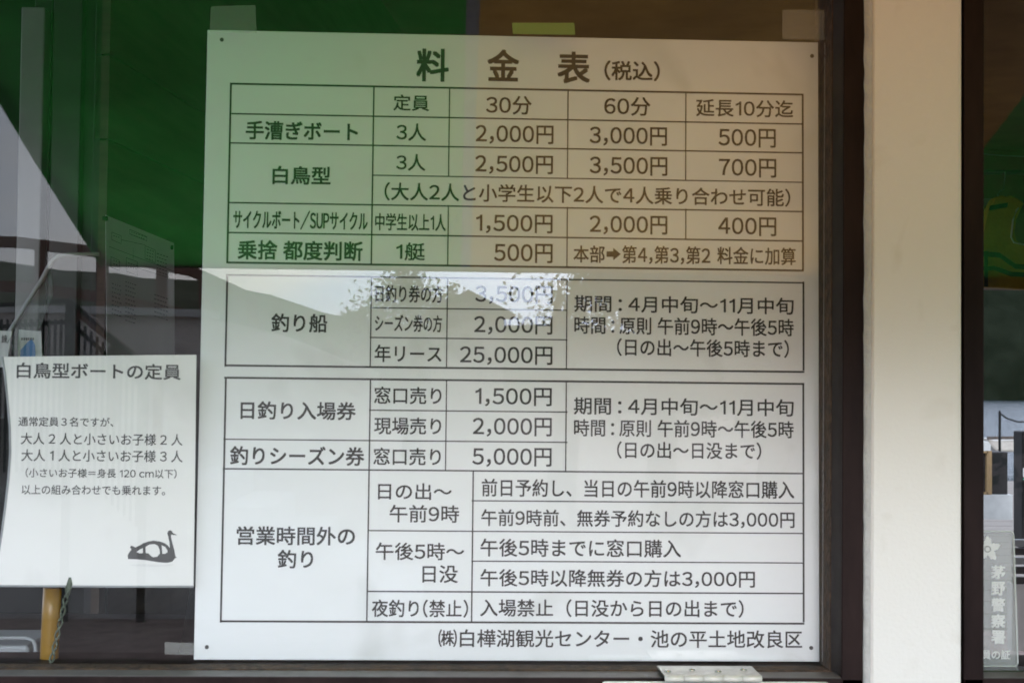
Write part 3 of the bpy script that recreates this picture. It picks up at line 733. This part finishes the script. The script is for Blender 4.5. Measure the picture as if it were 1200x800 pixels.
def L(s, x0, y0, x1, y1, parent, w=.013): return lettering(s, (x0, y0, x1, y1), suv, SF, 'ink', parent, w)
def table(corner_px, hl, vl, label):
    """hl: (px_left, px_right, py at left, heavy); vl: (px, py_top, py_bottom, heavy)"""
    tl, tr_, bl, br = [suv(*c_) for c_ in corner_px]
    hs = []; vs_ = []
    def hline(pxa, pya, pxb, pyb, w):
        a, b_ = suv(pxa, pya), suv(pxb, pyb); v = (a[1] + b_[1]) / 2
        hs.append((a[0] - .0009, v - w / 2, b_[0] + .0009, v + w / 2))
    def vline(pxa, pya, pxb, pyb, w):
        a, b_ = suv(pxa, pya), suv(pxb, pyb); u = (a[0] + b_[0]) / 2
        vs_.append((u - w / 2, b_[1], u + w / 2, a[1]))
    for h in hl: hline(*h)
    for v in vl: vline(*v)
    o_ = loc_mesh('table_grid', hs, 'ink', pb, .00025, vs_); o_['label'] = label
    return o_
HV, MD, LT = .0020, .0015, .0012
L('料', 488, 57, 526, 95.6, pb, .022).name = 'title_lettering'; L('金', 571, 58, 608.5, 95.2, pb, .022).name = 'title_lettering'; L('表', 653, 60.5, 691.5, 98, pb, .022).name = 'title_lettering'
L('（税込）', 708.3, 71, 773.2, 94.5, pb, .018).name = 'title_lettering'
T1 = table([(270.5, 99), (940.5, 110.5), (266.5, 308.5), (941, 316)],
    [(270.5, 99, 940.5, 110.5, HV), (269.8, 134.3, 940.6, 144.8, MD), (269.2, 168.5, 940.7, 178.5, MD), (437, 206.3, 940.8, 213, LT), (268, 238.6, 940.8, 247, MD), (267.3, 273.6, 940.9, 281.5, MD), (266.5, 308.5, 941, 316.2, HV)],
    [(270.5, 99, 266.5, 308.5, HV), (437.8, 102, 435.5, 311, MD), (526.7, 103.5, 525.9, 207, LT), (525.5, 240.5, 524.6, 311.5, LT), (665.6, 105.5, 665, 209.5, LT), (664.8, 242.5, 664.4, 313, LT), (803.6, 108, 803.6, 211, LT), (803.6, 244.5, 803.6, 280, LT), (940.5, 110.5, 941, 316.2, HV)],
    'upper ruled table of boat hire prices')
for a in (('定員', 461, 111, 503, 129.8), ('30分', 569.6, 112, 623, 134), ('60分', 708, 113.4, 762, 135.4), ('延長10分迄', 815.6, 116, 929.4, 136.5),
          ('3人', 464.6, 144.5, 499.4, 165), ('2,000円', 557.4, 146, 648.6, 168.4), ('3,000円', 691, 148, 781.6, 170.4), ('500円', 842, 150.4, 909, 172.4),
          ('3人', 464.4, 180.4, 498.6, 200), ('2,500円', 557, 181.4, 648, 203.6), ('3,500円', 691, 183, 782, 205.6), ('700円', 842.4, 185.4, 909.6, 207.4),
          ('（大人2人と小学生以下2人で4人乗り合わせ可能）', 450.6, 213.6, 926, 235),
          ('中学生以上1人', 439.6, 249.6, 522.6, 270), ('1,500円', 558, 250.6, 647.6, 273), ('2,000円', 691, 252, 782, 274.4), ('400円', 841.6, 254, 909.6, 276),
          ('1艇', 464.4, 284, 498, 305), ('500円', 579, 285, 647.6, 307.6), ('本部', 672, 287.4, 708.6, 307.6), ('第4,第3,第2', 729, 287.6, 832.4, 309), ('料金に加算', 840.4, 289, 932.4, 309.6)):
    L(*a, T1)
for a in (('手漕ぎボート', 288, 141.6, 419.6, 163.6), ('白鳥型', 319.4, 194.4, 387.6, 216), ('乗捨 都度判断', 278.6, 281, 425, 304)): L(*a, T1, .022)
L('サイクルボート/SUPサイクル', 273.4, 245.6, 431, 268.4, T1, .014)
ap = [suv(x, y) for x, y in ((710.8, 294.6), (718.6, 294.6), (718.6, 290.6), (727.4, 297.8), (718.6, 305), (718.6, 301), (710.8, 301))]
me = bpy.data.meshes.new('arrow'); me.from_pydata([(u, -.0004, v) for u, v in ap], [], [tuple(range(7))]); me.materials.append(M['ink'])
o = bpy.data.objects.new('arrow', me); COL.objects.link(o); o.parent = T1
T2 = table([(266, 323.5), (941.5, 330), (264.5, 429.5), (941.5, 434.2)],
    [(266, 323.5, 941.5, 330, MD), (434.5, 361, 664, 363, LT), (434.2, 396, 664, 397.4, LT), (264.5, 429.5, 941.5, 434.2, HV)],
    [(266, 323.5, 264.5, 429.5, HV), (435, 325, 434.2, 431, LT), (524.2, 326, 523.5, 431.5, LT), (664.4, 327.5, 663.8, 432.5, LT), (941.5, 330, 941.5, 434.2, HV)],
    'middle ruled table of fishing boat prices')
for a in (('釣り船', 318, 367, 383.6, 389, .018), ('日釣り券の方', 440, 333.6, 519, 354), ('シーズン券の方', 439.4, 368.4, 518, 388.4), ('年リース', 439, 403.6, 517.4, 424),
          ('3,500円', 557, 334, 647.6, 355.8), ('2,000円', 555.6, 369.6, 647.4, 391.6), ('25,000円', 539, 405, 647.4, 427),
          ('期間:4月中旬〜11月中旬', 673, 345.6, 930, 365.4), ('時間:原則 午前9時〜午後5時', 673, 370.4, 930, 391), ('（日の出〜午後5時まで）', 723, 396, 924.4, 417)):
    L(*a[:5], T2, *(a[5:]))
T3 = table([(263.8, 443.6), (941.5, 448.5), (259.7, 729), (941.5, 728.6)],
    [(263.8, 443.6, 941.5, 448.5, HV), (433.4, 481, 664, 482, LT), (262.6, 515.4, 664, 517, LT), (262, 550.5, 941.5, 553, MD), (553.6, 587.4, 941.5, 588.2, LT), (432, 622.5, 941.5, 623.4, LT), (553.4, 658, 941.5, 658.2, LT), (430.8, 693.8, 941.5, 693.5, MD), (259.7, 729, 941.5, 728.6, HV)],
    [(263.8, 443.6, 259.7, 729, HV), (433.5, 445, 430.5, 728.5, MD), (523.4, 445.5, 522, 551.5, LT), (663.5, 446.5, 663, 552, LT), (554, 552, 553.2, 728.5, MD), (941.5, 448.5, 941.5, 728.6, HV)],
    'lower ruled table of fishing tickets and hours')
for a in (('日釣り入場券', 282, 469.6, 417, 491, .018), ('釣りシーズン券', 269.6, 522, 427, 544.4, .018), ('窓口売り', 438.4, 452.6, 517.4, 473), ('現場売り', 438.4, 488.4, 517, 508.6), ('窓口売り', 437.6, 524, 516.6, 544.6),
          ('1,500円', 557, 453.6, 646.6, 475.6), ('2,000円', 554, 488.6, 646.6, 511), ('5,000円', 553.6, 524, 646.4, 546.4),
          ('期間:4月中旬〜11月中旬', 672.4, 465, 930, 485.4), ('時間:原則 午前9時〜午後5時', 672.6, 490.6, 930, 511), ('（日の出〜日没まで）', 723, 516.6, 892, 537),
          ('営業時間外の', 277.4, 616, 416, 638, .018), ('釣り', 325.4, 643.6, 367, 665.4, .018), ('日の出〜', 443, 565.4, 529.4, 585), ('午前9時', 456.6, 591, 538, 611.6), ('午後5時〜', 440.4, 635, 544, 655.6), ('日没', 495, 661.6, 536.6, 682.4), ('夜釣り(禁止)', 435.6, 701.6, 548.6, 722.6),
          ('前日予約し、当日の午前9時以降窓口購入', 564.4, 560.4, 930.6, 581.4), ('午前9時前、無券予約なしの方は3,000円', 564, 596, 931, 616.4), ('午後5時までに窓口購入', 563, 630.4, 798, 651.6), ('午後5時以降無券の方は3,000円', 563, 666, 884.6, 687), ('入場禁止（日没から日の出まで）', 562.6, 701, 871.4, 722)):
    L(*a[:5], T3, *(a[5:]))
L('㈱白樺湖観光センター・池の平土地改良区', 513.6, 736.4, 940, 757.6, pb, .013).name = 'footer_lettering'

# ---------------- tapes
def tape(corners, y, m, label):
    o_ = MB().prism([at(px, py, y) for px, py in corners], (0, .0004, 0)).build('tape', m, loc=at(*corners[0], y))
    tag(o_, label, 'tape', 'pieces of tape around the price board')
YT = GLASS_Y + .0030
tape([(247, 8), (299, 6), (301, 39), (246, 38)], YT, 'tape', "clear tape over the price board's corner beside the swan notice side, topmost of the tapes")
tape([(600, 27), (673, 27), (674, 41), (601, 40)], YT, 'greentape', 'short strip of green tape above the middle of the price board')
tape([(917, 12), (966, 12), (966, 47), (917, 46)], YT, 'tape', "clear tape at the price board's upper corner next to the pillar")
tape([(193, 752), (227, 753), (227, 767), (193, 766)], YT, 'tape', 'small clear tape at the foot of the price board near the yellow pipe')

# ---------------- swan notice
YN = GLASS_Y + .006
sn = thing('swan_notice', 'laminated white notice about swan boat capacity with a grey swan drawing', 'notice', at(115, 686, YN))
left_edge = [(3, 418), (6, 440), (9, 470), (11.5, 500), (12, 530), (10, 560), (6, 595), (2, 625), (-3, 655), (-10, 686)]
outl = left_edge + [(60, 686.5), (140, 687), (226.5, 687), (228.5, 560), (230, 415.5), (120, 416.5)]
ps = [at(x, y, YN) for x, y in outl]
MB().prism(ps, (0, .0012, 0)).build('sheet', 'paper', sn)
q = MB(); ring = ps[:13]
q.tube([p + Vector((0, .0006, 0)) for p in ring], .0013, 6); q.build('laminate_rim', 'tray', sn)
uvf, fr3 = flat_frame(YN - .0003, sn)
for a in (('白鳥型ボートの定員', 19.6, 424.4, 212, 443, .018), ('通常定員３名ですが、', 21.6, 488, 133, 499), ('大人 2 人と小さいお子様 2 人', 24.4, 506.6, 214, 520.4), ('大人 1 人と小さいお子様 3 人', 25, 526, 214, 540),
          ('（小さいお子様＝身長 120 cm以下）', 30, 548, 207, 559), ('以上の組み合わせでも乗れます。', 25.4, 567.4, 193.6, 579)):
    lettering(a[0], a[1:5], uvf, fr3, 'greyink', sn, a[5] if len(a) > 5 else .010, lift=0)
YQ = YN - .0003
def ring_mesh(outer, holes, name, m):
    cu = bpy.data.curves.new(name, 'CURVE'); cu.dimensions = '2D'; cu.fill_mode = 'BOTH'
    for loop in [outer] + holes:
        sp = cu.splines.new('POLY'); sp.points.add(len(loop) - 1); sp.use_cyclic_u = True
        for pt, (x, y) in zip(sp.points, loop):
            p = at(x, y, YQ); pt.co = (p.x, p.z, 0, 1)
    ob = bpy.data.objects.new(name, cu); COL.objects.link(ob)
    me_ = bpy.data.meshes.new_from_object(ob.evaluated_get(bpy.context.evaluated_depsgraph_get()))
    bpy.data.objects.remove(ob)
    off = parent_world(sn)
    for v in me_.vertices: v.co = Vector((v.co.x, YQ, v.co.y)) - off
    me_.materials.clear(); me_.materials.append(M[m]); me_.name = name
    ob = bpy.data.objects.new(name, me_); COL.objects.link(ob); ob.parent = sn
body = [(150,654.5),(149.6,650),(151.6,646.5),(154,643.5),(152.4,641),(153.4,638.8),(156,639.6),(158.5,641),(163,639),(168,636),(174,634),(180,633),(187,634),(193,636),(196.5,638.5),(199,641.5),(198.6,635),(197.2,629),(196,624.5),(197,622),(199,620.8),(201.2,621.6),(202.6,624),(207.6,626.6),(202.6,626.4),(200.6,625.8),(200.4,629),(202,636),(204,643),(205.2,649),(205.4,651.2),(207,652.6),(204.8,654),(202,657.6),(196,659),(186,658.4),(170,655.8),(158,654.8)]
ring_mesh(body, [[(160,646.5),(163.5,643.5),(167.4,641.8),(167.6,647.4),(164,648)], [(170.4,640.5),(175,637.6),(181,637),(185,639),(187,643.5),(187.4,648),(184,652),(179,652.4),(176,650),(174,648),(170.8,647.4)], [(189.4,638.4),(193.6,640.4),(196,644),(196.4,646.8),(193,648.6),(190.2,648.4)]], 'swan_drawing', 'greyink')
MB().prism([at(x, y, YQ) for x, y in ((151, 661.5), (165, 660.4), (190, 661.4), (204, 660.4), (202, 662.4), (180, 664), (160, 663))], (0, .0002, 0)).build('picture_shade', 'paleink', sn)

# ---------------- things on the inner sill at lower left
yp = thing('yellow_pipe', 'yellow plastic pipe with a milky open top standing below the swan notice', 'pipe', at(58, 790, .05))
Yy = YN - .004
MB().tube([at(57, 800, .02), at(58, 760, .016), at(60, 720, .018), at(61.5, 688, .018)], .0092, 20).build('pipe', 'yellow', yp)
gt = MB().tube([at(61.5, 690, GLASS_Y + .0045), at(62, 672, GLASS_Y + .0045), at(62.6, 657, GLASS_Y + .0045)], [.003, .003, .003], 14)
cdn = thing('green_cord', 'twisted grey green cord hanging beside the yellow pipe', 'cord', at(70, 770, .0))
for ph in (0, math.pi):
    MB().tube([at(81.5 - 22 * k / 40 + 2.4 * math.sin(k * .55 + ph), 682 + 95 * k / 40, GLASS_Y + .006 + .002 * math.cos(k * .8 + ph)) for k in range(41)], .0011, 6).build('strand', 'cord', cdn)
MB().tube([at(82, 676, GLASS_Y + .006), at(81.5, 684, GLASS_Y + .006), at(80, 697, GLASS_Y + .006)], [.0012, .0030, .0016], 8).build('knot', 'cord', cdn)
tr = thing('grey_tray', 'grey plastic tray with rounded rim at the bottom left corner', 'tray', at(10, 770, .08))
rim = [at(-80, 747.5, .06), at(10, 747, .06), at(32, 747, .06), at(39, 750, .06), at(41.5, 757, .06), at(42, 775, .06)]
MB().tube(rim, .0022, 8).build('rim', 'tray', tr)
MB().prism([at(-80, 756, .062), at(30, 756, .062), at(34, 758, .062), at(35, 790, .062), at(-80, 790, .062)], (0, .10, 0)).build('tray_body', 'tray', tr, bevel=.003)
tag(MB().prism([at(206, 790, .10), at(222, 690, .10), at(240, 690, .10), at(240, 790, .10)], (0, .02, 0)).build('dark_binder', 'black'), 'dark upright binder edge hidden beside the foot of the price board', 'binder')
ct = MB().box((xl + .06, .052, .95), (jx + .15, .42, ZS - .02)).build('inner_counter', mat('counter_top', (.045, .034, .03), .6, dark=(.02, .015, .013), scale=40), loc=((xl + jx) / 2, .05, 1.0))
tag(ct, 'dark speckled counter inside below the big window', 'counter')

# ---------------- hinge and fold-down board on the sill
zh = ZS + .0012
def atz(px, py, z): return hit(px, py, Vector((0, 0, z)), Vector((0, 0, 1)))
hg = thing('hinge', 'steel butt hinge with four screws on the window sill', 'hinge', atz(825, 788, zh))
lp = [atz(770, 781.5, zh), atz(880.5, 781.5, zh), atz(892, 792.5, zh), atz(778.5, 792.5, zh)]
yk = (lp[2].y + lp[3].y) / 2
lp = [Vector((lp[0].x, (lp[0].y + lp[1].y) / 2, zh)), Vector((lp[1].x, (lp[0].y + lp[1].y) / 2, zh)), Vector((lp[2].x, yk, zh)), Vector((lp[3].x, yk, zh))]
MB().prism(lp, (0, 0, .0016)).build('leaf', 'steel', hg, bevel=.0004)
for px, py in ((782.5, 786.5), (811, 784.8), (841.5, 786.5), (871, 784.5)):
    p = atz(px, py, zh + .0016)
    MB().tube([p, p + Vector((0, 0, .0008)), p + Vector((0, 0, .0016)), p + Vector((0, 0, .0019))], [.0034, .0033, .0022, .0006], 12).build('screw', 'screw', hg)
nk = 5
for k in range(nk):
    xa = lp[3].x + (lp[2].x - lp[3].x) * k / nk; xb_ = lp[3].x + (lp[2].x - lp[3].x) * (k + 1) / nk
    MB().tube([(xa + .0003, yk - .0028, zh - .0012), (xb_ - .0003, yk - .0028, zh - .0012)], .0030, 14).build('knuckle', mat('pale_knuckle', (.62, .60, .55), .45, metal=.3) if k == 0 else bpy.data.materials['pale_knuckle'], hg)
zb_ = zh - .0052
a, b_ = atz(705, 797.2, zb_), atz(970, 797.2, zb_)
ycb = (a.y + b_.y) / 2
tag(MB().box((a.x, ycb, zb_ - .35), (b_.x, ycb - .018, zb_)).build('fold_down_board', 'board', bevel=.003, loc=((a.x + b_.x) / 2, ycb, zb_ - .35)), 'white folding board hanging below the hinge under the sill', 'board')
